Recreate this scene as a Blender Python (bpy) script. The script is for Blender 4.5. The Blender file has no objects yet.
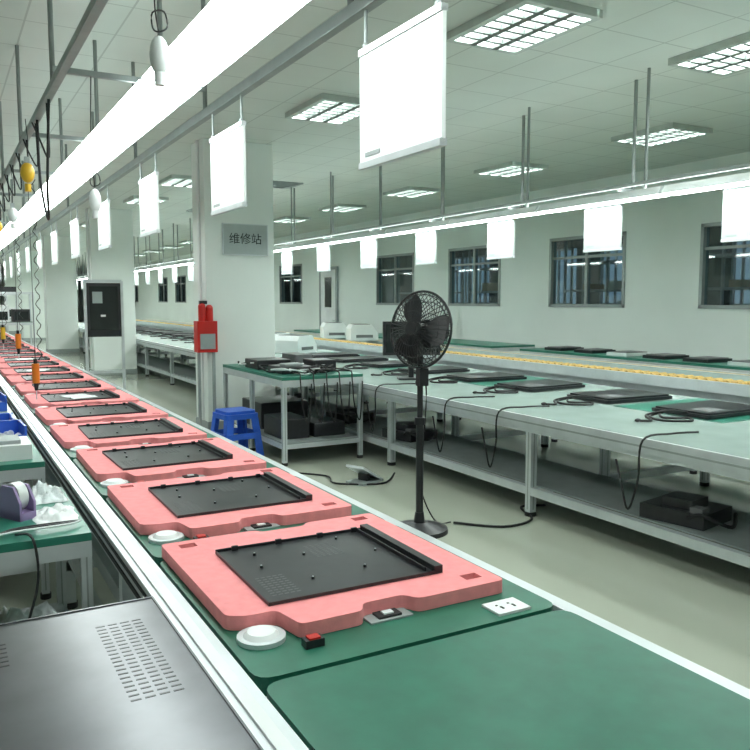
import bpy, math, random
from mathutils import Vector, Matrix, noise
random.seed(4)
S=bpy.context.scene
S.view_settings.view_transform='Standard'
S.view_settings.exposure=.12
# ---------------------------------------------------------------- materials
def mat(name,col,rough=.5,metal=0,var=.08,scale=6,emit=0,ecol=None,bump=0,spec=.5):
    m=bpy.data.materials.new(name);m.use_nodes=True
    nt=m.node_tree;N=nt.nodes;L=nt.links
    p=N['Principled BSDF'];p.inputs['Roughness'].default_value=rough;p.inputs['Metallic'].default_value=metal
    p.inputs['Specular IOR Level'].default_value=spec
    tc=N.new('ShaderNodeTexCoord');nz=N.new('ShaderNodeTexNoise');nz.inputs['Scale'].default_value=scale
    nz.inputs['Detail'].default_value=3
    L.new(tc.outputs['Object'],nz.inputs['Vector'])
    r=N.new('ShaderNodeValToRGB')
    r.color_ramp.elements[0].position=.3;r.color_ramp.elements[1].position=.7
    r.color_ramp.elements[0].color=[c*(1-var) for c in col]+[1]
    r.color_ramp.elements[1].color=[min(1,c*(1+var)) for c in col]+[1]
    L.new(nz.outputs['Fac'],r.inputs['Fac']);L.new(r.outputs['Color'],p.inputs['Base Color'])
    if bump:
        b=N.new('ShaderNodeBump');b.inputs['Strength'].default_value=bump;b.inputs['Distance'].default_value=.01
        L.new(nz.outputs['Fac'],b.inputs['Height']);L.new(b.outputs['Normal'],p.inputs['Normal'])
    if emit:
        p.inputs['Emission Color'].default_value=list(ecol or col)+[1];p.inputs['Emission Strength'].default_value=emit
    return m
def grid_mat(name,col,line,cell,mort,rough):
    m=mat(name,col,rough,0,.04,1.0)
    nt=m.node_tree;N=nt.nodes;L=nt.links;p=N['Principled BSDF']
    src=p.inputs['Base Color'].links[0].from_socket
    tc=N.new('ShaderNodeTexCoord');br=N.new('ShaderNodeTexBrick')
    br.offset=0;br.inputs['Scale'].default_value=1;br.inputs['Mortar Size'].default_value=mort
    br.inputs['Brick Width'].default_value=cell[0];br.inputs['Row Height'].default_value=cell[1]
    br.inputs['Mortar'].default_value=list(line)+[1]
    L.new(tc.outputs['Object'],br.inputs['Vector']);L.new(src,br.inputs['Color1']);L.new(src,br.inputs['Color2'])
    L.new(br.outputs['Color'],p.inputs['Base Color'])
    return m
FLOOR=grid_mat('epoxy_floor',(.44,.47,.39),(.39,.42,.35),(6,6),.006,.11)
CEIL=grid_mat('ceiling_tile',(.68,.72,.68),(.50,.53,.50),(.6,.6),.007,.9)
WALL=mat('painted_wall',(.80,.86,.83),.55,0,.03,1)
COLM=mat('painted_column',(.83,.88,.85),.5,0,.03,1.5)
ALU=mat('aluminium',(.66,.70,.72),.33,.4,.06,8)
ALUD=mat('aluminium_dull',(.36,.40,.40),.5,.3,.08,8)
GREEN=mat('green_mat',(.018,.14,.09),.38,0,.12,14)
GREEN2=mat('green_laminate',(.03,.20,.14),.35,0,.1,5)
GREY=mat('grey_laminate',(.34,.43,.40),.25,0,.06,4)
PINK=mat('pink_foam',(.90,.30,.31),.85,0,.06,30,bump=.2)
BLACK=mat('black_painted_steel',(.018,.019,.022),.36,0,.15,20)
COVER=mat('dark_grey_steel',(.13,.135,.145),.28,.7,.1,10)
SLOT=mat('vent_slot',(.16,.165,.17),.6)
RUB=mat('black_rubber',(.012,.012,.013),.6)
WHITE=mat('white_plastic',(.80,.83,.83),.4,0,.03)
BOARD=mat('white_board',(.86,.90,.89),.45,0,.02)
BOARD_DIM=mat('dimmed_white_board',(.42,.46,.45),.45,0,.03)  # white board darkened in colour so strong right-hand lamps leave it moderately lit
STEEL=mat('pipe_steel',(.30,.33,.32),.5,.3)
RED=mat('red_paint',(.55,.02,.015),.35)
BLUE=mat('blue_plastic',(.03,.12,.60),.35)
YEL=mat('yellow_chain',(.66,.45,.15),.5,0,.3,40)
YTOOL=mat('yellow_tool',(.75,.45,.03),.4)
ORG=mat('orange_tool',(.85,.22,.02),.4)
PURP=mat('purple_plastic',(.30,.22,.42),.4)
BAG=mat('plastic_film',(.66,.72,.72),.25,0,.15,30,bump=.6)
CARD=mat('cardboard',(.35,.24,.13),.8)
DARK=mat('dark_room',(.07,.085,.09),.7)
DKBLUE=mat('dusk_window',(.14,.20,.25),.5,emit=.35,ecol=(.45,.65,.8))
PLATE=mat('sign_plate',(.40,.45,.45),.35,.2)
SCREEN=mat('dark_screen',(.02,.025,.025),.15)
EC=(.915,1,.965)
LAMP=mat('lamp_diffuser',(1,1,1),.5,0,0,1,emit=11,ecol=EC)
UPFILL=mat('added_uplight',(.9,.9,.9),.5,0,0,1,emit=4.5,ecol=EC)  # glow added on the housing top to brighten the ceiling
LAMP2=mat('lamp_tube',(1,1,1),.5,0,0,1,emit=24,ecol=EC)
UPFILL2=mat('added_uplight_slim',(.9,.9,.9),.5,0,0,1,emit=12,ecol=EC)  # same added glow for the slim housings, aimed at the ceiling
TROF=mat('troffer_glow',(1,1,1),.5,0,0,1,emit=30,ecol=EC)
LOUV=mat('louvre_metal',(.5,.55,.52),.35,.3)
LOUVD=mat('louvre_blade',(.10,.12,.11),.5,0)
def glassmat():
    m=bpy.data.materials.new('window_glass');m.use_nodes=True;N=m.node_tree.nodes;L=m.node_tree.links
    N.remove(N['Principled BSDF']);o=N['Material Output']
    t=N.new('ShaderNodeBsdfTransparent');t.inputs[0].default_value=(.75,.85,.88,1)
    g=N.new('ShaderNodeBsdfGlossy');g.inputs['Roughness'].default_value=.04
    x=N.new('ShaderNodeMixShader');x.inputs[0].default_value=.13
    L.new(t.outputs[0],x.inputs[1]);L.new(g.outputs[0],x.inputs[2]);L.new(x.outputs[0],o.inputs[0]);return m
GLASS=glassmat()
# ---------------------------------------------------------------- builder
class MB:
    def __init__(s): s.v=[];s.f=[];s.fm=[];s.sm=[];s.mats=[]
    def mi(s,m):
        if m not in s.mats: s.mats.append(m)
        return s.mats.index(m)
    def add(s,vs,fs,m,smooth=False,M=None):
        o=len(s.v);k=s.mi(m)
        for v in vs:
            v=Vector(v); s.v.append(M@v if M else v)
        for f in fs: s.f.append([o+i for i in f]);s.fm.append(k);s.sm.append(smooth)
    def box(s,x0,x1,y0,y1,z0,z1,m,M=None):
        vs=[(x0,y0,z0),(x1,y0,z0),(x1,y1,z0),(x0,y1,z0),(x0,y0,z1),(x1,y0,z1),(x1,y1,z1),(x0,y1,z1)]
        s.add(vs,[(0,3,2,1),(4,5,6,7),(0,1,5,4),(1,2,6,5),(2,3,7,6),(3,0,4,7)],m,False,M)
    def prism(s,poly,z0,z1,m,M=None):
        n=len(poly);vs=[(x,y,z0) for x,y in poly]+[(x,y,z1) for x,y in poly]
        fs=[list(range(n))[::-1],list(range(n,2*n))]+[(i,(i+1)%n,n+(i+1)%n,n+i) for i in range(n)]
        s.add(vs,fs,m,False,M)
    def cyl(s,p0,p1,r0,m,r1=None,seg=12,M=None,caps=True):
        r1=r0 if r1 is None else r1
        p0=Vector(p0);p1=Vector(p1);q=(p1-p0).to_track_quat('Z','Y')
        vs=[];
        for p,r in((p0,r0),(p1,r1)):
            for i in range(seg):
                a=2*math.pi*i/seg;vs.append(p+q@Vector((r*math.cos(a),r*math.sin(a),0)))
        s.add(vs,[(i,(i+1)%seg,seg+(i+1)%seg,seg+i) for i in range(seg)],m,True,M)
        if caps:
            s.add(vs[:seg],[list(range(seg))[::-1]],m,False,M);s.add(vs[seg:],[list(range(seg))],m,False,M)
    def tube(s,pts,r,m,seg=6,sub=6,closed=False,M=None):
        P=[Vector(p) for p in pts];Q=[];n=len(P)
        if sub>1:
            rng=range(n if closed else n-1)
            for i in rng:
                a=P[(i-1)%n] if (closed or i>0) else P[0];b=P[i];c=P[(i+1)%n];d=P[(i+2)%n] if (closed or i+2<n) else P[-1]
                for k in range(sub):
                    t=k/sub;Q.append(.5*((2*b)+(c-a)*t+(2*a-5*b+4*c-d)*t*t+(3*b-a-3*c+d)*t**3))
            if not closed:Q.append(P[-1])
        else:Q=P
        N=len(Q);vs=[]
        for i,p in enumerate(Q):
            if closed:tg=Q[(i+1)%N]-Q[(i-1)%N]
            else:tg=Q[min(i+1,N-1)]-Q[max(i-1,0)]
            if tg.length<1e-7:tg=Vector((0,0,1))
            q=tg.to_track_quat('Z','Y')
            for j in range(seg):
                a=2*math.pi*j/seg;vs.append(p+q@Vector((r*math.cos(a),r*math.sin(a),0)))
        fs=[]
        for i in range(N if closed else N-1):
            for j in range(seg):
                i2=(i+1)%N;fs.append((i*seg+j,i*seg+(j+1)%seg,i2*seg+(j+1)%seg,i2*seg+j))
        s.add(vs,fs,m,True,M)
    def ball(s,c,r,m,sc=(1,1,1),seg=14,rings=8,M=None,ns=0):
        vs=[];c=Vector(c)
        for i in range(rings+1):
            t=math.pi*i/rings
            for j in range(seg):
                a=2*math.pi*j/seg;d=Vector((math.sin(t)*math.cos(a),math.sin(t)*math.sin(a),math.cos(t)))
                rr=r*(1+ns*noise.noise(d*2.5+c*7)) if ns else r
                vs.append(c+Vector((d.x*rr*sc[0],d.y*rr*sc[1],d.z*rr*sc[2])))
        fs=[(i*seg+j,(i+1)*seg+j,(i+1)*seg+(j+1)%seg,i*seg+(j+1)%seg) for i in range(rings) for j in range(seg)]
        s.add(vs,fs,m,True,M)
    def mesh(s,name):
        me=bpy.data.meshes.new(name);me.from_pydata([tuple(v) for v in s.v],[],s.f)
        for m in s.mats: me.materials.append(m)
        me.polygons.foreach_set('material_index',s.fm);me.polygons.foreach_set('use_smooth',s.sm)
        me.update();return me
    def obj(s,name,loc=None,rot=0,bevel=0):
        if loc is None:
            xs=[v.x for v in s.v];ys=[v.y for v in s.v];zs=[v.z for v in s.v]
            c=Vector(((min(xs)+max(xs))/2,(min(ys)+max(ys))/2,min(zs)))
            s.v=[v-c for v in s.v];loc=c
        return place(name,s.mesh(name),loc,rot,bevel)
def place(name,me,loc,rot=0,bevel=0):
    o=bpy.data.objects.new(name,me);S.collection.objects.link(o);o.location=loc;o.rotation_euler=(0,0,rot)
    if bevel:
        b=o.modifiers.new('bevel','BEVEL');b.width=bevel;b.segments=2;b.limit_method='ANGLE';b.angle_limit=.9
    return o
def round_poly(P,r,n=4):
    out=[];N=len(P)
    for i in range(N):
        a=Vector(P[i-1]);b=Vector(P[i]);c=Vector(P[(i+1)%N])
        u=(a-b);w=(c-b);rr=min(r,u.length*.45,w.length*.45);p=b+u.normalized()*rr;q=b+w.normalized()*rr
        for k in range(n+1):
            t=k/n;z=(1-t)**2*p+2*t*(1-t)*b+t*t*q;out.append((z.x,z.y))
    return out
CZ=3.5
# ---------------------------------------------------------------- room
X0,X1,Y0,Y1=-5,9.2,-4,62
b=MB();b.box(X0-.2,12.2,Y0-.2,Y1+.2,-.1,0,FLOOR);b.obj('floor',(0,0,0))
b=MB();b.box(X0-.2,12.2,Y0-.2,Y1+.2,CZ,CZ+.1,CEIL);b.obj('ceiling',(0,0,0))
b=MB();b.box(X0-.15,X0,Y0,Y1,0,CZ,WALL);b.obj('wall_left')
b=MB();b.box(X0,X1,Y0-.15,Y0,0,CZ,WALL);b.obj('wall_back')
b=MB();b.box(X0,X1,Y1,Y1+.15,0,CZ,WALL);b.obj('wall_far')
W=[(5.6+3.05*k,7.3+3.05*k) for k in (-2,-1,0,1,2,3,5,6,8,9,10,12,13)]
Z0,Z1=1.48,2.64
b=MB();b.box(X1,X1+.15,Y0,Y1,0,Z0,WALL);b.box(X1,X1+.15,Y0,Y1,Z1,CZ,WALL)
y=Y0
for a,c in W:
    b.box(X1,X1+.15,y,a,Z0,Z1,WALL);y=c
b.box(X1,X1+.15,y,Y1,Z0,Z1,WALL);b.obj('wall_right')
b=MB();b.box(X1-.015,X1,Y0,18.5,0,.1,ALUD);b.box(X1-.015,X1,19.6,Y1,0,.1,ALUD);b.obj('baseboard_right')
def window(i,a,c):
    w=MB();x=X1-.02
    w.box(x,x+.12,a,a+.05,Z0,Z1,ALUD);w.box(x,x+.12,c-.05,c,Z0,Z1,ALUD)
    w.box(x,x+.12,a,c,Z0,Z0+.05,ALUD);w.box(x,x+.12,a,c,Z1-.05,Z1,ALUD)
    m=(a+c)/2;w.box(x+.03,x+.1,m-.03,m+.03,Z0+.05,Z1-.05,ALUD)
    w.box(x+.035,x+.09,a+.05,c-.05,Z0+.8,Z0+.84,ALUD)
    w.box(x+.06,x+.065,a+.05,c-.05,Z0+.05,Z1-.05,GLASS)
    w.obj('window_%d'%i)
for i,(a,c) in enumerate(W):window(i+1,a,c)
# neighbouring room behind the glazing
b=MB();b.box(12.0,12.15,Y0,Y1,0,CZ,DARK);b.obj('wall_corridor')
b=MB()
for a,c in W[:7]:
    yy=(a+c)/2+.6
    for z in (1.25,1.75,2.25):b.box(10.3,10.8,yy-1.1,yy+1.1,z,z+.04,ALUD)
    for y in(yy-1.1,yy,yy+1.06):
        for x in(10.3,10.76):b.box(x,x+.04,y,y+.04,0,2.7,ALUD)
    for k in range(7):
        y=yy-1.0+k*.29;h=random.uniform(.1,.3)
        b.box(10.35,10.7,y,y+.22,1.29,1.29+h,random.choice([CARD,WHITE,GREY]))
        if k%2:b.box(10.35,10.7,y,y+.2,1.79,1.79+h*.7,random.choice([CARD,DARK,GREY]))
b.obj('storage_rack')
b=MB()
for a,c in W[:9]:
    yy=(a+c)/2+1.2
    b.box(11.93,11.99,yy-1.1,yy+1.1,1.5,2.7,DKBLUE)
    for k in range(12):b.box(11.86,11.90,yy-1.1+k*.2,yy-1.06+k*.2,1.5,2.7,ALUD)
    b.box(11.86,11.9,yy-1.1,yy+1.13,1.5,1.54,ALUD);b.box(11.86,11.9,yy-1.1,yy+1.13,2.66,2.7,ALUD)
b.obj('barred_outer_window')
# door
b=MB();b.box(X1-.05,X1,18.5,18.58,0,2.45,ALUD);b.box(X1-.05,X1,19.52,19.6,0,2.45,ALUD);b.box(X1-.05,X1,18.5,19.6,2.4,2.48,ALUD)
b.box(X1-.035,X1,18.58,19.52,0,2.4,WHITE);b.box(X1-.045,X1-.03,18.85,19.25,1.4,2.2,SCREEN);b.cyl((X1-.08,18.68,1.05),(X1-.03,18.68,1.05),.02,ALU)
o=b.obj('door_1');o.location.x-=.005
# ---------------------------------------------------------------- columns
def column(x0,x1,y0,y1):
    c=MB();c.box(x0,x1,y0,y1,0,CZ,COLM);c.box(x0-.01,x1+.01,y0-.01,y1+.01,0,.12,ALUD)
    c.box(x0-.03,x0,y0+.15,y0+.22,0.12,CZ,WHITE)
    c.obj('column',bevel=.01)
for yy in (9.2,17.2,25.2,33.2,41.2):column(2.8,3.68,yy,yy+.5)
# sign plate on column
b=MB();b.box(-.28,.28,-.015,0,0,.36,PLATE)
b.box(-.29,.29,-.02,0,-.01,0,ALU);b.box(-.29,.29,-.02,0,.36,.37,ALU);b.box(-.29,-.28,-.02,0,0,.36,ALU);b.box(.28,.29,-.02,0,0,.36,ALU)
sg=b.obj('station_sign',(3.3,9.19,2.15))
try:
    t=bpy.data.curves.new('sign_text','FONT');t.body='维修站';t.size=.14;t.align_x='CENTER';t.extrude=.001;t.materials.append(SCREEN)
    to=bpy.data.objects.new('sign_text',t);S.collection.objects.link(to);to.parent=sg;to.location=(0,-.018,.14);to.rotation_euler=(math.pi/2,0,0)
except Exception as e:print(e)
# extinguisher box on column
b=MB()
b.box(2.64,2.88,9.03,9.188,.98,1.35,RED);b.box(2.67,2.85,9.02,9.03,1.02,1.2,ALUD)
b.cyl((2.72,9.11,1.35),(2.72,9.11,1.52),.045,RED,seg=12);b.cyl((2.81,9.11,1.35),(2.81,9.11,1.50),.045,RED,seg=12)
b.ball((2.72,9.11,1.52),.045,RED);b.ball((2.81,9.11,1.50),.045,RED)
b.box(2.69,2.78,9.09,9.13,1.55,1.59,BLACK)
for x in(2.66,2.84):b.box(x,x+.03,9.10,9.14,0,.98,ALUD)
b.box(2.64,2.88,9.04,9.18,0,.02,ALUD)
b.obj('fire_extinguisher_box')
# ---------------------------------------------------------------- overhead lights
def lamp_row(x0,x1,z,ya,yb,step,mt,up):
    l=MB()
    y=ya
    while y<yb:
        e=min(y+step-.03,yb)
        xm=(x0+x1)/2;w=(x1-x0)/2
        vs=[(x0,y,z),(x1,y,z),(xm+w*.45,y,z+.07),(xm-w*.45,y,z+.07),(x0,e,z),(x1,e,z),(xm+w*.45,e,z+.07),(xm-w*.45,e,z+.07)]
        l.add(vs,[(0,1,2,3),(4,7,6,5),(1,5,6,2),(3,7,4,0)],WHITE)
        l.add(vs,[(2,6,7,3)],up)
        l.add([(x0+.01,y+.01,z-.004),(x1-.01,y+.01,z-.004),(x1-.01,e-.01,z-.004),(x0+.01,e-.01,z-.004)],[(0,3,2,1)],mt)
        l.cyl((xm,y+.2,z+.07),(xm,y+.2,CZ),.014,STEEL,seg=8)
        y+=step
    l.box(xm-.015,xm+.015,ya,yb,z+.11,z+.14,STEEL)
    return l
l=lamp_row(.93,1.25,2.70,.3,46,1.9,LAMP,UPFILL)
l.box(1.43,1.47,.3,46,2.68,2.73,ALUD);l.box(.58,.62,.3,46,2.74,2.78,ALUD)
y=.9
while y<46:
    l.cyl((1.45,y,2.73),(1.45,y,CZ),.014,STEEL,seg=8);l.cyl((.6,y,2.78),(.6,y,CZ),.014,STEEL,seg=8)
    l.box(.6,1.45,y-.015,y+.015,2.84,2.87,ALUD)
    y+=1.9
l.obj('overhead_lamp_row')
l=lamp_row(5.12,5.28,2.45,1.5,46,1.5,LAMP2,UPFILL2)
l.box(5.36,5.40,1.5,46,2.50,2.54,ALUD)
for k in range(29):
    y=2.0+1.5*k;l.box(5.2,5.38,y-.012,y+.012,2.54,2.565,ALUD);l.cyl((5.38,y,2.54),(5.38,y,CZ),.016,STEEL,seg=8)
l.obj('overhead_lamp_row')
# boards
def board_mesh(w,h,up,BOARD=BOARD):
    c=MB();c.box(-.008,.008,-w/2,w/2,0,h,BOARD)
    c.box(-.014,.014,-w/2,w/2,-.012,.012,ALU);c.box(-.014,.014,-w/2,w/2,h-.012,h+.012,ALU)
    for s in(-1,1):
        c.cyl((0,s*w*.44,h),(0,s*w*.44,h+up),.007,ALUD,seg=8);c.ball((0,s*w*.44,h+.02),.014,ALUD,seg=8,rings=5)
    c.box(-.010,-.008,w*.22,w*.42,.03,.045,ALUD)
    return c.mesh('hanging_board')
bm1=board_mesh(.56,.42,.16)
for k in range(20):place('hanging_sign_board',bm1,(1.45,2.43+1.88*k,2.11),0)
bm2=board_mesh(.46,.38,.06,BOARD_DIM)
for k in range(24):place('hanging_sign_board',bm2,(5.38,3.85+1.5*k,2.06),0)
# troffers
def troffer_mesh():
    c=MB();w,h=.3,.42
    c.box(-w,w,-h,h,-.006,-.003,TROF)
    for s in(-1,1):
        c.box(s*w-.025,s*w+.025,-h-.025,h+.025,-.055,-.001,LOUV);c.box(-w,w,s*h-.025,s*h+.025,-.055,-.001,LOUV)
    for i in (1,2):c.box(-w+i*.2-.024,-w+i*.2+.024,-h,h,-.056,-.012,LOUVD)
    for j in range(1,7):c.box(-w,w,-h+j*.12-.013,-h+j*.12+.013,-.054,-.012,LOUVD)
    return c.mesh('troffer')
tm=troffer_mesh()
TL=[(3.58,4.38),(3.5,7.15),(7.3,6.4),(7.3,9.1),(7.3,11.8),(7.3,3.7),(5.45,4.0),(3.5,1.7),(3.5,12.5),(6,-1.5),(1,-2),(7.3,1.0),(3,-1)]  # includes louvre lights out of view, added to brighten the room
TL+=[(7.3,14.5+2.7*k) for k in range(10)]+[(3.5,15.2+5.4*k) for k in range(6)]+[(-2,1+4*k) for k in range(9)]  # far grid rows, plus an unseen side row added to brighten the walls
for (x,y) in TL:
    place('ceiling_louvre_light',tm,(x,y,CZ))
# ceiling air diffusers
dm=MB()
for i in range(4):
    s=.28-.06*i;z=-.012*i
    for a in(-1,1):
        dm.box(a*s-.015,a*s+.015,-s,s,z-.02,z,ALUD);dm.box(-s,s,a*s-.015,a*s+.015,z-.02,z,ALUD)
dm=dm.mesh('diffuser')
for p in [(5.0,12.2),(5.0,16.5),(5.2,8.6)]:place('ceiling_air_diffuser',dm,(p[0],p[1],CZ))
# ---------------------------------------------------------------- main conveyor
b=MB()
b.box(.50,.578,-.5,40,.66,.745,ALU);b.box(.52,.55,-.5,40,.745,.752,WHITE)
b.box(1.49,1.54,-.5,40,.66,.735,ALU)
b.box(.578,1.49,-.5,40,.66,.695,ALUD)
b.box(.495,.50,-.5,40,.675,.69,RUB);b.box(.495,.50,-.5,40,.715,.725,RUB)
b.box(.51,.54,-.5,40,.28,.33,ALUD);b.box(1.49,1.52,-.5,40,.28,.33,ALUD)
b.box(.52,.57,-.5,40,.5,.56,ALUD)
y=-.3
while y<40:
    for x in(.505,1.47):
        b.box(x,x+.05,y,y+.05,.03,.66,ALU);b.cyl((x+.025,y+.025,0),(x+.025,y+.025,.03),.035,RUB,seg=10)
    b.box(.51,1.5,y,y+.05,.2,.25,ALUD);y+=1.5
b.obj('assembly_conveyor',bevel=0)
# pallet
c=MB()
poly=round_poly([(0,0),(.895,0),(.895,.93),(0,.93)],.05,4)
c.prism(poly,0,.045,GREEN);
c.cyl((.085,.20,.045),(.085,.20,.057),.062,ALU,seg=24);c.cyl((.085,.20,.057),(.085,.20,.068),.046,WHITE,r1=.036,seg=24)
c.box(.70,.81,.02,.10,.045,.052,WHITE)
for xx in(.735,.775):
    c.box(xx-.003,xx+.003,.045,.06,.052,.0535,RUB);c.box(xx-.009,xx-.003,.068,.073,.052,.0535,RUB)
c.box(.37,.50,.14,.20,.045,.05,ALUD);c.box(.40,.47,.15,.19,.05,.056,RUB);c.box(.42,.45,.16,.18,.056,.06,WHITE)
c.box(.16,.21,.09,.12,.045,.065,BLACK);c.box(.17,.20,.092,.117,.065,.07,RED)
c.box(.895,.9,.05,.88,.0,.03,WHITE)
pal=c.mesh('pallet')
NP=27
for k in range(-2,NP):
    place('green_work_pallet',pal,(.588,1.6+.95*k,.70))
# foam pad with cut-outs
c=MB()
P=round_poly([(0,.14),(.05,.115),(.13,.115),(.15,0),(.33,0),(.35,.045),(.48,.045),(.50,0),(.80,0),(.80,.82),(.53,.82),(.51,.79),(.35,.79),(.33,.82),(0,.82)],.022,4)
c.prism(P,0,.04,PINK)
base=place('tmp_pad',c.mesh('foam_pad'),(0,0,0))
cut=MB()
for (x,y) in[(.05,.745),(.70,.75),(.70,.05)]:
    cut.box(x,x+.055,y,y+.04,-.01,.06,PINK)
co=place('tmp_cut',cut.mesh('cut'),(0,0,0))
bo=base.modifiers.new('b','BOOLEAN');bo.object=co;bo.operation='DIFFERENCE';bo.solver='EXACT'
bv=base.modifiers.new('v','BEVEL');bv.width=.007;bv.segments=2;bv.limit_method='ANGLE';bv.angle_limit=.9
dg=bpy.context.evaluated_depsgraph_get()
padm=bpy.data.meshes.new_from_object(base.evaluated_get(dg));padm.name='foam_pad'
bpy.data.objects.remove(base);bpy.data.objects.remove(co)
for k in range(NP):
    place('foam_pad',padm,(.602+random.uniform(-.008,.008),1.75+.95*k,.746),random.uniform(-.01,.01))
# black sheet-metal chassis tray
def tray_mesh():
    c=MB();w,d=.55,.49
    c.box(0,w,0,d,0,.006,BLACK)
    c.box(w-.028,w,0,d,0.006,.024,BLACK);c.box(0,w,d-.004,d,.006,.014,BLACK);c.box(0,w,0,.004,.006,.010,BLACK);c.box(0,.004,0,d,.006,.010,BLACK)
    c.box(w-.05,w-.046,.02,d-.02,.006,.018,BLACK)
    for j in range(9):
        for i in range(5):
            c.box(.03+i*.018,.042+i*.018,.05+j*.018,.054+j*.018,.006,.0066,SLOT)
            c.box(.27+i*.02,.282+i*.02,d-.2+j*.014,d-.196+j*.014,.006,.0066,SLOT)
    for (x,y) in[(.1,.40),(.24,.33),(.4,.43),(.18,.12),(.36,.14),(.46,.26),(.08,.28)]:
        c.cyl((x,y,.006),(x,y,.013),.005,BLACK,seg=8);c.cyl((x,y,.013),(x,y,.0145),.003,ALU,seg=8)
    for (x,y) in[(.05,d-.01),(.2,d-.01),(.35,d-.01),(.48,d-.01)]:c.box(x,x+.02,y-.008,y,.006,.022,BLACK)
    return c.mesh('tray')
tr=tray_mesh()
for k in range(NP):
    place('black_chassis_tray',tr,(.735+random.uniform(-.012,.012),1.895+.95*k+random.uniform(-.01,.01),.787),random.uniform(-.03,.03))
pp=MB();n=6;vs=[]
for i in range(n):
    for j in range(2):vs.append((-.105+.21*j,-.148+.296*i/(n-1),.001+.006*math.sin(i*1.3)**2))
pp.add(vs,[(2*i,2*i+1,2*i+3,2*i+2) for i in range(n-1)],WHITE,True);pp=pp.mesh('paper')
for k,r in((5,.3),(8,-.4),(10,.1)):place('paper_sheet',pp,(.98,2.13+.95*k,.795),r)
# ---------------------------------------------------------------- left side benches
def bench(x0,x1,y0,y1,z,top,shelf=True,name='workbench',pr=.04,nleg=2,ys=None,xin=None):
    c=MB();c.box(x0,x1,y0,y1,z-.03,z,top);
    za,zb=z-.03-pr*1.5,z-.03
    c.box(x0,x1,y0,y0+pr,za,zb,ALU);c.box(x0,x1,y1-pr,y1,za,zb,ALU)
    c.box(x0,x0+pr,y0+pr,y1-pr,za,zb,ALU);c.box(x1-pr,x1,y0+pr,y1-pr,za,zb,ALU)
    if ys is None:ys=[y0+(y1-y0-pr)*i/(nleg-1) for i in range(nleg)]
    xs=[x0,x1-pr]+([xin] if xin else [])
    for yy in ys:
        for x in xs:
            c.box(x+.001,x+pr-.001,yy+.001,yy+pr-.001,.03,za,ALU);c.cyl((x+pr/2,yy+pr/2,0),(x+pr/2,yy+pr/2,.03),pr*.7,RUB,seg=10)
            c.box(x-.001,x,yy+pr*.42,yy+pr*.58,.05,za,ALUD);c.box(x+pr*.42,x+pr*.58,yy-.001,yy,.05,za,ALUD)
        c.box(x0+pr,x1-pr,yy+.002,yy+pr-.002,.162,.158+pr,ALU)
    c.box(x0+.003,x0+pr-.003,y0,y1,.16,.16+pr,ALU);c.box(x1-pr+.003,x1-.003,y0,y1,.16,.16+pr,ALU)
    if shelf:c.box(x0+.02,x1-.02,y0+.02,y1-.02,.203,.22,ALUD)
    return c
bench(-.8,.45,.7,2.2,.74,GREY).obj('workbench')
bench(-.8,.45,2.95,3.75,.75,GREEN2).obj('workbench')
for k in range(7):bench(-.8,.45,4.4+k*1.7,5.7+k*1.7,.75,GREY if k%2 else GREEN2).obj('workbench')
# perforated cover in the foreground
c=MB();c.box(-.35,.487,1.25,2.16,.742,.768,COVER)
c.box(-.35,.487,2.154,2.16,.768,.771,COVER);c.box(.482,.487,1.25,2.154,.768,.771,COVER)
for j in range(20):
    for i in range(4):
        c.box(.31+i*.03,.332+i*.03,1.6+j*.022,1.606+j*.022,.768,.7686,BLACK)
for j in range(6):
    for i in range(3):c.box(.02+i*.03,.042+i*.03,1.9+j*.025,1.906+j*.025,.768,.7686,BLACK)
c.obj('perforated_metal_cover')
# tape dispenser
c=MB();c.box(0,.07,-.09,.09,0,.03,PURP)
for x in(.0,.06):c.prism([(-.09,0),(.07,0),(.09,.05),(.02,.13),(-.05,.13),(-.09,.07)],x,x+.01,PURP,Matrix(((0,0,1,0),(1,0,0,0),(0,1,0,0),(0,0,0,1))))
c.cyl((.015,-.015,.085),(.055,-.015,.085),.055,WHITE,seg=20);c.cyl((.01,-.015,.085),(.06,-.015,.085),.022,BLUE,seg=16);c.box(.01,.06,.085,.1,.04,.07,ALU)
c.obj('tape_dispenser',(.19,3.3,.75),.5)
def film(name,loc,sx,sy,sz,m=BAG,seed=0):
    c=MB();n=22;vs=[];fs=[]
    for i in range(n):
        for j in range(n):
            u=i/(n-1)*2-1;v=j/(n-1)*2-1;e=max(0,1-max(abs(u),abs(v))**3)
            h=e*(.55+.9*noise.noise(Vector((u*2.2+seed,v*2.2,seed)))+.4*noise.noise(Vector((u*6,v*6+seed,0))))
            vs.append((u*sx*(1+.15*noise.noise(Vector((v*2,seed,1)))),v*sy*(1+.15*noise.noise(Vector((u*2,seed,4)))),max(.002,h*sz)))
    for i in range(n-1):
        for j in range(n-1):fs.append((i*n+j,(i+1)*n+j,(i+1)*n+j+1,i*n+j+1))
    c.add(vs,fs,m,True);return c.obj(name,loc)
film('crumpled_plastic_bag',(.36,3.58,.75),.08,.12,.06,BAG,2)
film('white_cloth',(.36,3.25,.75),.08,.12,.035,WHITE,5)
film('crumpled_plastic_bag',(.25,3.3,.22),.17,.25,.16,BAG,8)
c=MB();c.box(0,.35,0,.3,0,.22,CARD);c.box(0,.35,-.1,0,.2,.205,CARD);c.obj('cardboard_box',(-.3,3.35,.22),.05)
c=MB()
for k in range(3):c.tube([(.05+.03*k,3.0,.76),(.2,3.02+.02*k,.77),(.38,3.03+.02*k,.77),(.43,3.08,.765)],.004,BLACK if k else WHITE)
c.tube([(.2,3.0,.765),(.25,2.94,.76),(.26,2.925,.6),(.2,2.92,.35),(.24,2.9,.1),(.3,2.6,.012),(.38,2.4,.012)],.005,BLACK)
c.obj('loose_cable')
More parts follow.
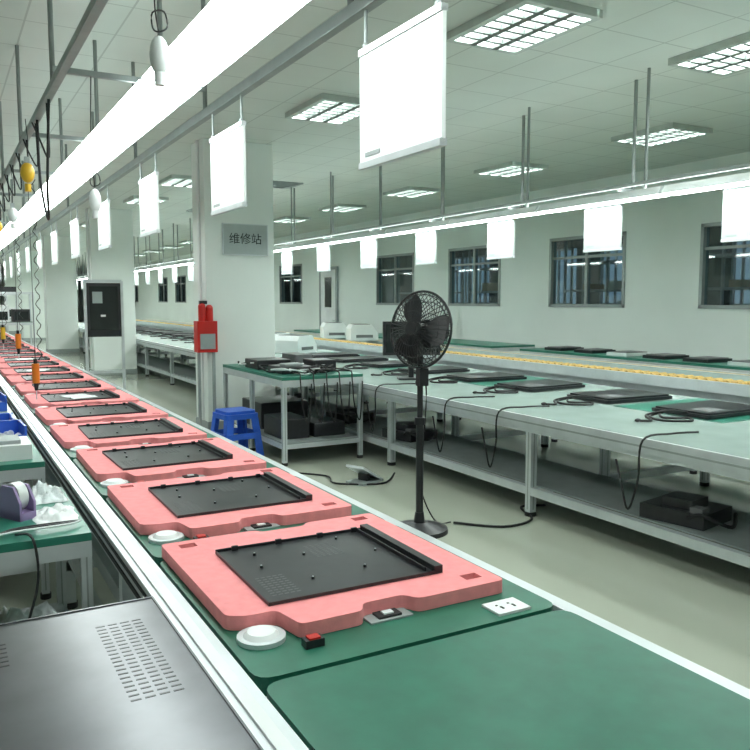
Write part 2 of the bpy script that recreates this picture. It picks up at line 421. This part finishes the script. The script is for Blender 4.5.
def bin_mesh(m):
    c=MB()
    c.box(-.1,.1,-.14,.14,0,.01,m)
    for s in(-1,1):c.box(s*.1-.006,s*.1+.006,-.146,.146,0,.12,m)
    c.box(-.1,.1,.134,.146,0,.12,m);c.box(-.1,.1,-.146,-.134,0,.07,m);c.box(-.115,.115,.134,.15,.11,.12,m)
    for k in range(6):c.cyl((random.uniform(-.07,.07),random.uniform(-.1,.1),.03),(random.uniform(-.07,.07),random.uniform(-.1,.1),.06),.02,ALU,seg=8)
    return c.mesh('bin')
bb=bin_mesh(BLUE)
for k,(x,y) in enumerate([(.27,5.4),(.30,5.05),(.3,6.7),(.3,8.3)]):place('parts_bin',bb,(x,y,.75),.05*k)
c=MB();
c.box(.1,.4,4.5,4.8,.75,.83,WHITE);c.box(.15,.35,4.55,4.75,.83,.85,ALUD);c.box(.12,.2,4.49,4.5,.77,.81,SCREEN)
c.obj('bench_test_fixture')
# gantry style test racks further along the line
def gantry(y,m):
    c=MB()
    for x in(.46,1.56):
        for yy in(0,.6):c.box(x,x+.03,yy,yy+.04,0,1.75,ALU)
    for z in(1.12,1.71):
        for yy in(0,.6):c.box(.46,1.59,yy,yy+.04,z,z+.04,ALU)
        for x in(.46,1.56):c.box(x,x+.03,.04,.6,z,z+.04,ALU)
    c.box(.47,1.58,.02,.62,1.165,1.18,GREY)
    for k in range(3):
        c.box(.5+k*.36,.80+k*.36,.08,.5,1.18,1.42+.08*(k%2),m[k]);c.box(.53+k*.36,.77+k*.36,.07,.08,1.22,1.38,SCREEN)
    c.box(.5,1.3,.1,.5,1.75,1.85,BLACK)
    return c.obj('test_rack',(0,y,0))
gantry(16.3,[BLACK,WHITE,BLACK]);gantry(19.5,[RED,BLACK,WHITE]);gantry(23,[WHITE,BLACK,CARD])
# hanging tools
def tool(name,x,y,zt,zb,m1,m2):
    c=MB()
    c.tube([(x,y,2.76),(x+.01,y,2.6),(x,y,zt+.12)],.003,BLACK,sub=3)
    c.box(x-.015,x+.015,y-.015,y+.015,zt+.1,zt+.14,ALUD)
    c.ball((x,y,zt+.04),.055,m1,(.8,.8,1.2));c.cyl((x,y,zt-.03),(x,y,zt-.08),.02,m1)
    c.cyl((x,y,zt-.06),(x,y,zb+.1),.002,RUB,seg=6)
    n=60;pts=[(x+.03+.014*math.cos(i*1.3),y+.014*math.sin(i*1.3),zt+(zb+.12-zt)*i/n) for i in range(n+1)]
    c.tube(pts,.003,RUB,seg=5,sub=1)
    c.cyl((x,y,zb+.1),(x,y,zb-.03),.024,m2);c.cyl((x,y,zb-.03),(x,y,zb-.08),.017,BLACK,r1=.01);c.cyl((x,y,zb-.08),(x,y,zb-.14),.003,ALU)
    c.cyl((x,y,zb+.1),(x,y,zb+.13),.012,RUB)
    c.obj(name)
tool('hanging_electric_screwdriver',.54,5.6,2.38,1.08,YTOOL,ORG)
tool('hanging_electric_screwdriver',.6,7.6,2.3,1.2,WHITE,ORG)
tool('hanging_electric_screwdriver',.6,9.5,2.35,1.2,YTOOL,YTOOL)
def balancer(x,y,z,zt):
    c=MB();c.tube([(x,y,zt),(x-.012,y,(z+zt)/2),(x,y,z+.1)],.003,RUB,sub=4)
    c.tube([(x,y,z+.1),(x+.03,y,z+.12),(x+.02,y,z+.17),(x-.02,y,z+.16),(x-.02,y,z+.11)],.003,RUB,sub=4,closed=True)
    c.ball((x,y,z+.02),.045,WHITE,(.75,.75,1.5));c.cyl((x,y,z-.03),(x,y,z-.08),.018,WHITE);c.obj('tool_balancer')
balancer(.705,2.8,2.42,2.85);balancer(.8,4.7,2.14,2.85)
c=MB()
for k in range(12):
    y=5+k*.6;c.tube([(.6,y,2.74),(.62,y+.15,2.55-.1*random.random(),),(.6,y+.4,2.6),(.58,y+.6,2.74)],.006,RUB)
c.tube([(.6,4.9,2.74),(.6,5.1,2.3),(.62,5.3,2.1),(.6,5.45,2.35),(.6,5.5,2.74)],.008,RUB)
c.obj('hanging_cable_loops')
# kanban display on stand
c=MB();c.box(-.24,.24,-.04,.04,1.05,1.85,BLACK);c.box(-.2,.2,-.045,-.04,1.15,1.8,SCREEN)
for s in(-1,1):c.box(s*.26-.02,s*.26+.02,-.03,.03,.03,1.88,ALU);c.box(s*.26-.02,s*.26+.02,-.25,.25,0,.04,ALU)
c.box(-.26,.26,-.03,.03,1.86,1.9,ALU);c.box(-.05,.02,-.048,-.045,1.35,1.38,WHITE);c.box(-.26,.26,-.02,.02,.5,.54,ALU)
c.box(-.16,-.02,-.048,-.045,1.55,1.72,PLATE)
c.obj('display_stand',(2.15,12.2,0),-.1)
# ---------------------------------------------------------------- right hand line
ys=[2.33+2.05*k for k in range(14)]
c=bench(3.75,5.75,1.0,31,.75,GREY,False,pr=.06,ys=ys,xin=4.5)
c.box(3.725,3.749,1,31,.665,.755,ALU);c.box(3.722,3.725,1,31,.70,.712,ALUD)
c.box(4.50,4.55,1,31,.163,.203,ALU)
c.box(3.81,4.49,1.2,30.8,.224,.232,ALUD)
for k in range(26):
    if k%2==0:c.box(4.70,5.70,1.2+1.15*k,2.2+1.15*k,.75,.753,GREEN2)
c.obj('assembly_conveyor')
def closed_unit():
    c=MB();c.prism(round_poly([(0,0),(.74,0),(.74,.52),(0,.52)],.03),0.004,.028,BLACK);c.prism(round_poly([(.02,.02),(.72,.02),(.72,.50),(.02,.50)],.03),.028,.042,BLACK)
    c.box(.1,.3,.08,.25,.042,.0425,SLOT)
    for p in((.05,.05),(.69,.05),(.05,.47),(.69,.47)):c.cyl((p[0],p[1],0),(p[0],p[1],.005),.012,RUB)
    c.tube([(.02,.3,.03),(-.12,.32,.03),(-.24,.2,.01),(-.1,.1,.01),(-.2,.0,.01),(-.36,.1,.012),(-.30,.27,.015),(-.12,.30,.03)],.009,RUB)
    c.tube([(.02,.2,.03),(-.15,.22,.05),(-.3,.3,.02),(-.42,.15,.01),(-.5,.2,.01)],.009,RUB)
    c.ball((-.5,.2,.012),.018,RUB,(1.5,1,.7))
    return c.mesh('unit')
un=closed_unit()
for k in range(24):
    if k in(8,9,10,11):continue
    place('black_monitor_unit',un,(4.72,3.62+.955*k,.754),random.uniform(-.08,.08))
# white units
c=MB();c.prism([(0,0),(.5,0),(.5,.12),(.38,.28),(.05,.28),(0,.2)],0,.5,WHITE,Matrix(((1,0,0,0),(0,0,1,0),(0,1,0,0),(0,0,0,1))))
c.box(.08,.36,.05,.45,.28,.285,BLACK);c.box(.1,.4,-.004,0,.05,.1,SLOT)
wu=c.mesh('white_printer')
for k in range(4):place('white_printer',wu,(4.9,11.3+k*.95,.754),.5)
place('white_printer',wu,(6.3,12.2,.885),-.3);place('white_printer',wu,(6.3,13.3,.885),-.3)
# second conveyor with yellow chain
c=bench(6.0,7.0,1.0,31,.82,GREEN2,False,pr=.05,nleg=17)
c.box(5.96,5.999,1,31,.78,.88,ALU);c.box(6.24,6.28,1,31,.82,.87,ALU);c.box(6.02,6.24,1,31,.82,.86,YEL)
c.box(6.80,6.84,1,31,.82,.87,ALU);c.box(6.98,7.02,1,31,.8,.87,ALU);c.box(6.84,6.98,1,31,.82,.86,YEL)
for k in range(280):c.cyl((6.03,1.1+k*.105,.865),(6.23,1.1+k*.105,.865),.026,YEL,seg=8)
c.obj('chain_conveyor')
bench(7.7,8.6,3,9.3,.86,GREEN2,True,nleg=5).obj('workbench')
bench(7.7,8.6,10,18,.86,GREEN2,True,nleg=5).obj('workbench')
c=MB()
for k in range(9):
    y=3.6+k*.62;c.box(7.85,8.3,y,y+.35,.86,.9,BLACK if k%3 else WHITE);c.box(7.88,8.27,y+.03,y+.32,.9,.91,SLOT)
c.obj('stacked_black_panels')
# repair table
c=bench(2.83,3.70,6.9,8.7,.86,GREEN2,True,pr=.045,nleg=3);c.obj('repair_table')
c=MB()
random.seed(9)
for k in range(26):
    x,y=random.uniform(2.95,3.5),random.uniform(7.0,8.4);pts=[]
    for j in range(6):pts.append((min(3.66,max(2.88,x+random.uniform(-.18,.18))),min(8.6,max(6.95,y+random.uniform(-.2,.2))),.87+random.uniform(0,.06)))
    c.tube(pts,.008,RUB if k%5 else WHITE)
for k in range(5):
    x=3.0+k*.14;c.tube([(x,7.1,.88),(x+.02,6.93,.89),(x,6.86,.8),(x+.03,6.87,.55),(x+.08,6.86,.4),(x+.1,6.85,.6),(x+.12,6.87,.79)],.007,RUB)
c.obj('cable_bundle')
c=MB()
c.box(2.95,3.3,7.2,7.6,.86,.93,BLACK);c.box(3.35,3.6,7.3,7.6,.86,.98,BLACK);c.box(2.92,3.3,7.8,8.2,.86,.96,BLACK);c.box(3.4,3.6,7.9,8.3,.86,1.0,SLOT)
c.box(3.0,3.2,7.25,7.4,.93,.96,ALUD);c.obj('circuit_housing_stack',bevel=.008)
c=MB();c.box(2.9,3.2,7.1,7.6,.22,.42,BLACK);c.box(3.25,3.6,7.1,7.5,.22,.36,BLACK);c.box(2.95,3.5,7.8,8.4,.22,.5,BLACK);c.obj('parts_crate',bevel=.01)
# monitor on conveyor
c=MB();c.box(-.31,.31,-.03,.03,.26,.62,BLACK);c.box(-.28,.28,-.034,-.03,.29,.59,SCREEN);c.cyl((0,.03,.02),(0,.03,.35),.03,BLACK);c.prism(round_poly([(-.15,-.11),(.15,-.11),(.15,.11),(-.15,.11)],.05),0,.02,BLACK)
c.obj('desktop_monitor',(4.4,7.1,.752),-.4,bevel=.005)
c=MB()
for k,(y) in enumerate([3.3,4.7,5.4,6.6]):
    c.tube([(4.2,y,.76),(3.95,y,.77),(3.70,y,.75),(3.69,y+.02,.5),(3.70,y+.1,.3),(3.69,y+.15,.45),(3.69,y+.2,.6)],.007,RUB)
c.obj('draped_power_cable')
pm=MB();pm.box(0,.36,0,.42,0,.09,BLACK);pm.box(.05,.25,.1,.3,.09,.15,BLACK);pm.tube([(0,.1,.06),(-.03,.0,.1),(.1,-.12,.03),(.3,-.05,.06)],.012,RUB);pm.box(.02,.1,.02,.1,.09,.12,SLOT)
pm=pm.mesh('psu')
for y in(3.0,6.3,7.6,9.2,11.):place('power_supply_box',pm,(3.9,y,.234),.2)
# ---------------------------------------------------------------- stool
c=MB()
c.prism(round_poly([(-.16,-.16),(.16,-.16),(.16,.16),(-.16,.16)],.05),.47,.50,BLUE)
c.prism(round_poly([(-.18,-.18),(.18,-.18),(.18,.18),(-.18,.18)],.05),.42,.47,BLUE)
for sx,sy in((-1,-1),(1,-1),(1,1),(-1,1)):
    t=.17;bo_=.215;w=.038
    def P4(r,z):
        return [(sx*r,sy*r,z),(sx*(r-w*2),sy*r,z),(sx*(r-w*2),sy*(r-.015),z),(sx*(r-.015),sy*(r-.015),z),(sx*(r-.015),sy*(r-2*w),z),(sx*r,sy*(r-2*w),z)]
    vs=P4(bo_,0)+P4(t,.43);n=6
    c.add(vs,[list(range(n)),list(range(n,2*n))[::-1]]+[(i,(i+1)%n,n+(i+1)%n,n+i) for i in range(n)],BLUE)
for a in range(4):
    M=Matrix.Rotation(a*math.pi/2,4,'Z');c.box(-.17,.17,-.196,-.182,.22,.28,BLUE,M)
c.obj('plastic_stool',(2.56,7.5,0),.12)
# ---------------------------------------------------------------- pedestal fan
def fan(loc,yaw):
    c=MB()
    c.cyl((0,0,0),(0,0,.03),.20,BLACK,r1=.195,seg=36);c.cyl((0,0,.03),(0,0,.07),.19,BLACK,r1=.06,seg=36);c.cyl((0,0,.07),(0,0,.14),.04,BLACK,r1=.03)
    c.cyl((0,0,.1),(0,0,.75),.026,BLACK);c.cyl((0,0,.75),(0,0,.80),.036,BLACK);c.cyl((0,0,.8),(0,0,1.33),.02,BLACK)
    M=Matrix.Translation((0,0,1.40))@Matrix.Rotation(yaw,4,'Z')@Matrix.Rotation(-.12,4,'X')
    c.cyl((0,.06,0),(0,.24,0),.075,BLACK,r1=.06,seg=18,M=M);c.ball((0,.24,0),.06,BLACK,(1,.6,1),M=M)
    c.box(-.03,.03,.08,.16,-.12,0,BLACK,M)
    R=.26
    def prof(t,s):
        return s*(.10*(1-t**3)) 
    for s in(-1,1):
        for i in range(44):
            a=2*math.pi*i/44;pts=[]
            for t in(.15,.4,.65,.85,.96,1):pts.append((R*t*math.cos(a),prof(t,s),R*t*math.sin(a)))
            c.tube(pts,.0026,BLACK,seg=4,sub=2,M=M)
        for t in(.15,.45,.75,.92):
            c.tube([(R*t*math.cos(2*math.pi*i/32),prof(t,s),R*t*math.sin(2*math.pi*i/32)) for i in range(32)],.003,BLACK,seg=4,sub=1,closed=True,M=M)
        c.cyl((0,s*.098,0),(0,s*.104,0),.045,BLACK,seg=16,M=M)
    c.tube([(R*math.cos(2*math.pi*i/40),0,R*math.sin(2*math.pi*i/40)) for i in range(40)],.009,BLACK,seg=6,sub=1,closed=True,M=M)
    c.cyl((0,-.05,0),(0,.05,0),.045,BLACK,seg=16,M=M)
    for k in range(3):
        vs=[];B=Matrix.Rotation(k*2*math.pi/3,4,'Y')
        n=6
        for i in range(n):
            r=.04+.19*i/(n-1);w=.05+.055*math.sin(i/(n-1)*2.4)
            for s in(-1,1):vs.append((r,s*.03,s*w))
        c.add(vs,[(2*i,2*i+1,2*i+3,2*i+2) for i in range(n-1)],BLACK,True,M@B)
    c.box(-.035,.035,-.05,.0,1.02,1.14,BLACK)
    c.tube([(.03,.02,1.15),(.09,.06,.95),(.06,.05,.6),(.03,.03,.3),(.2,.1,.02),(.3,.05,.012)],.005,RUB)
    return c.obj('pedestal_fan',loc)
fan((2.84,4.47,0),-1.25)
c=MB();c.tube([(3.15,4.5,.012),(3.4,4.25,.01),(3.7,4.3,.01),(3.85,4.6,.01),(4.05,4.55,.01)],.009,RUB)
c.tube([(2.75,6.6,.01),(3.0,6.3,.01),(2.95,6.0,.01),(3.3,5.8,.01),(3.6,6.1,.01)],.008,RUB);c.obj('floor_power_cable')
c=MB();c.box(-.15,.15,-.1,.1,0,.02,ALU,Matrix.Rotation(.5,4,'Y'));c.box(-.13,.15,-.1,.1,-.08,-.06,ALUD);c.box(-.02,.02,-.05,.05,-.07,0,BLACK);c.obj('foot_pedal',(3.2,5.95,.08),.4)
# ---------------------------------------------------------------- camera
cam=bpy.data.cameras.new('camera');co=bpy.data.objects.new('camera',cam);S.collection.objects.link(co)
cam.sensor_width=36;cam.lens=780/750*36;cam.clip_end=200
co.location=(0,0,1.6);co.rotation_euler=(math.radians(90-5.5),0,-math.radians(29.1))
S.camera=co
w=bpy.data.worlds.new('world');S.world=w;w.use_nodes=True;w.node_tree.nodes['Background'].inputs[0].default_value=(.5,.6,.6,1);w.node_tree.nodes['Background'].inputs[1].default_value=.3
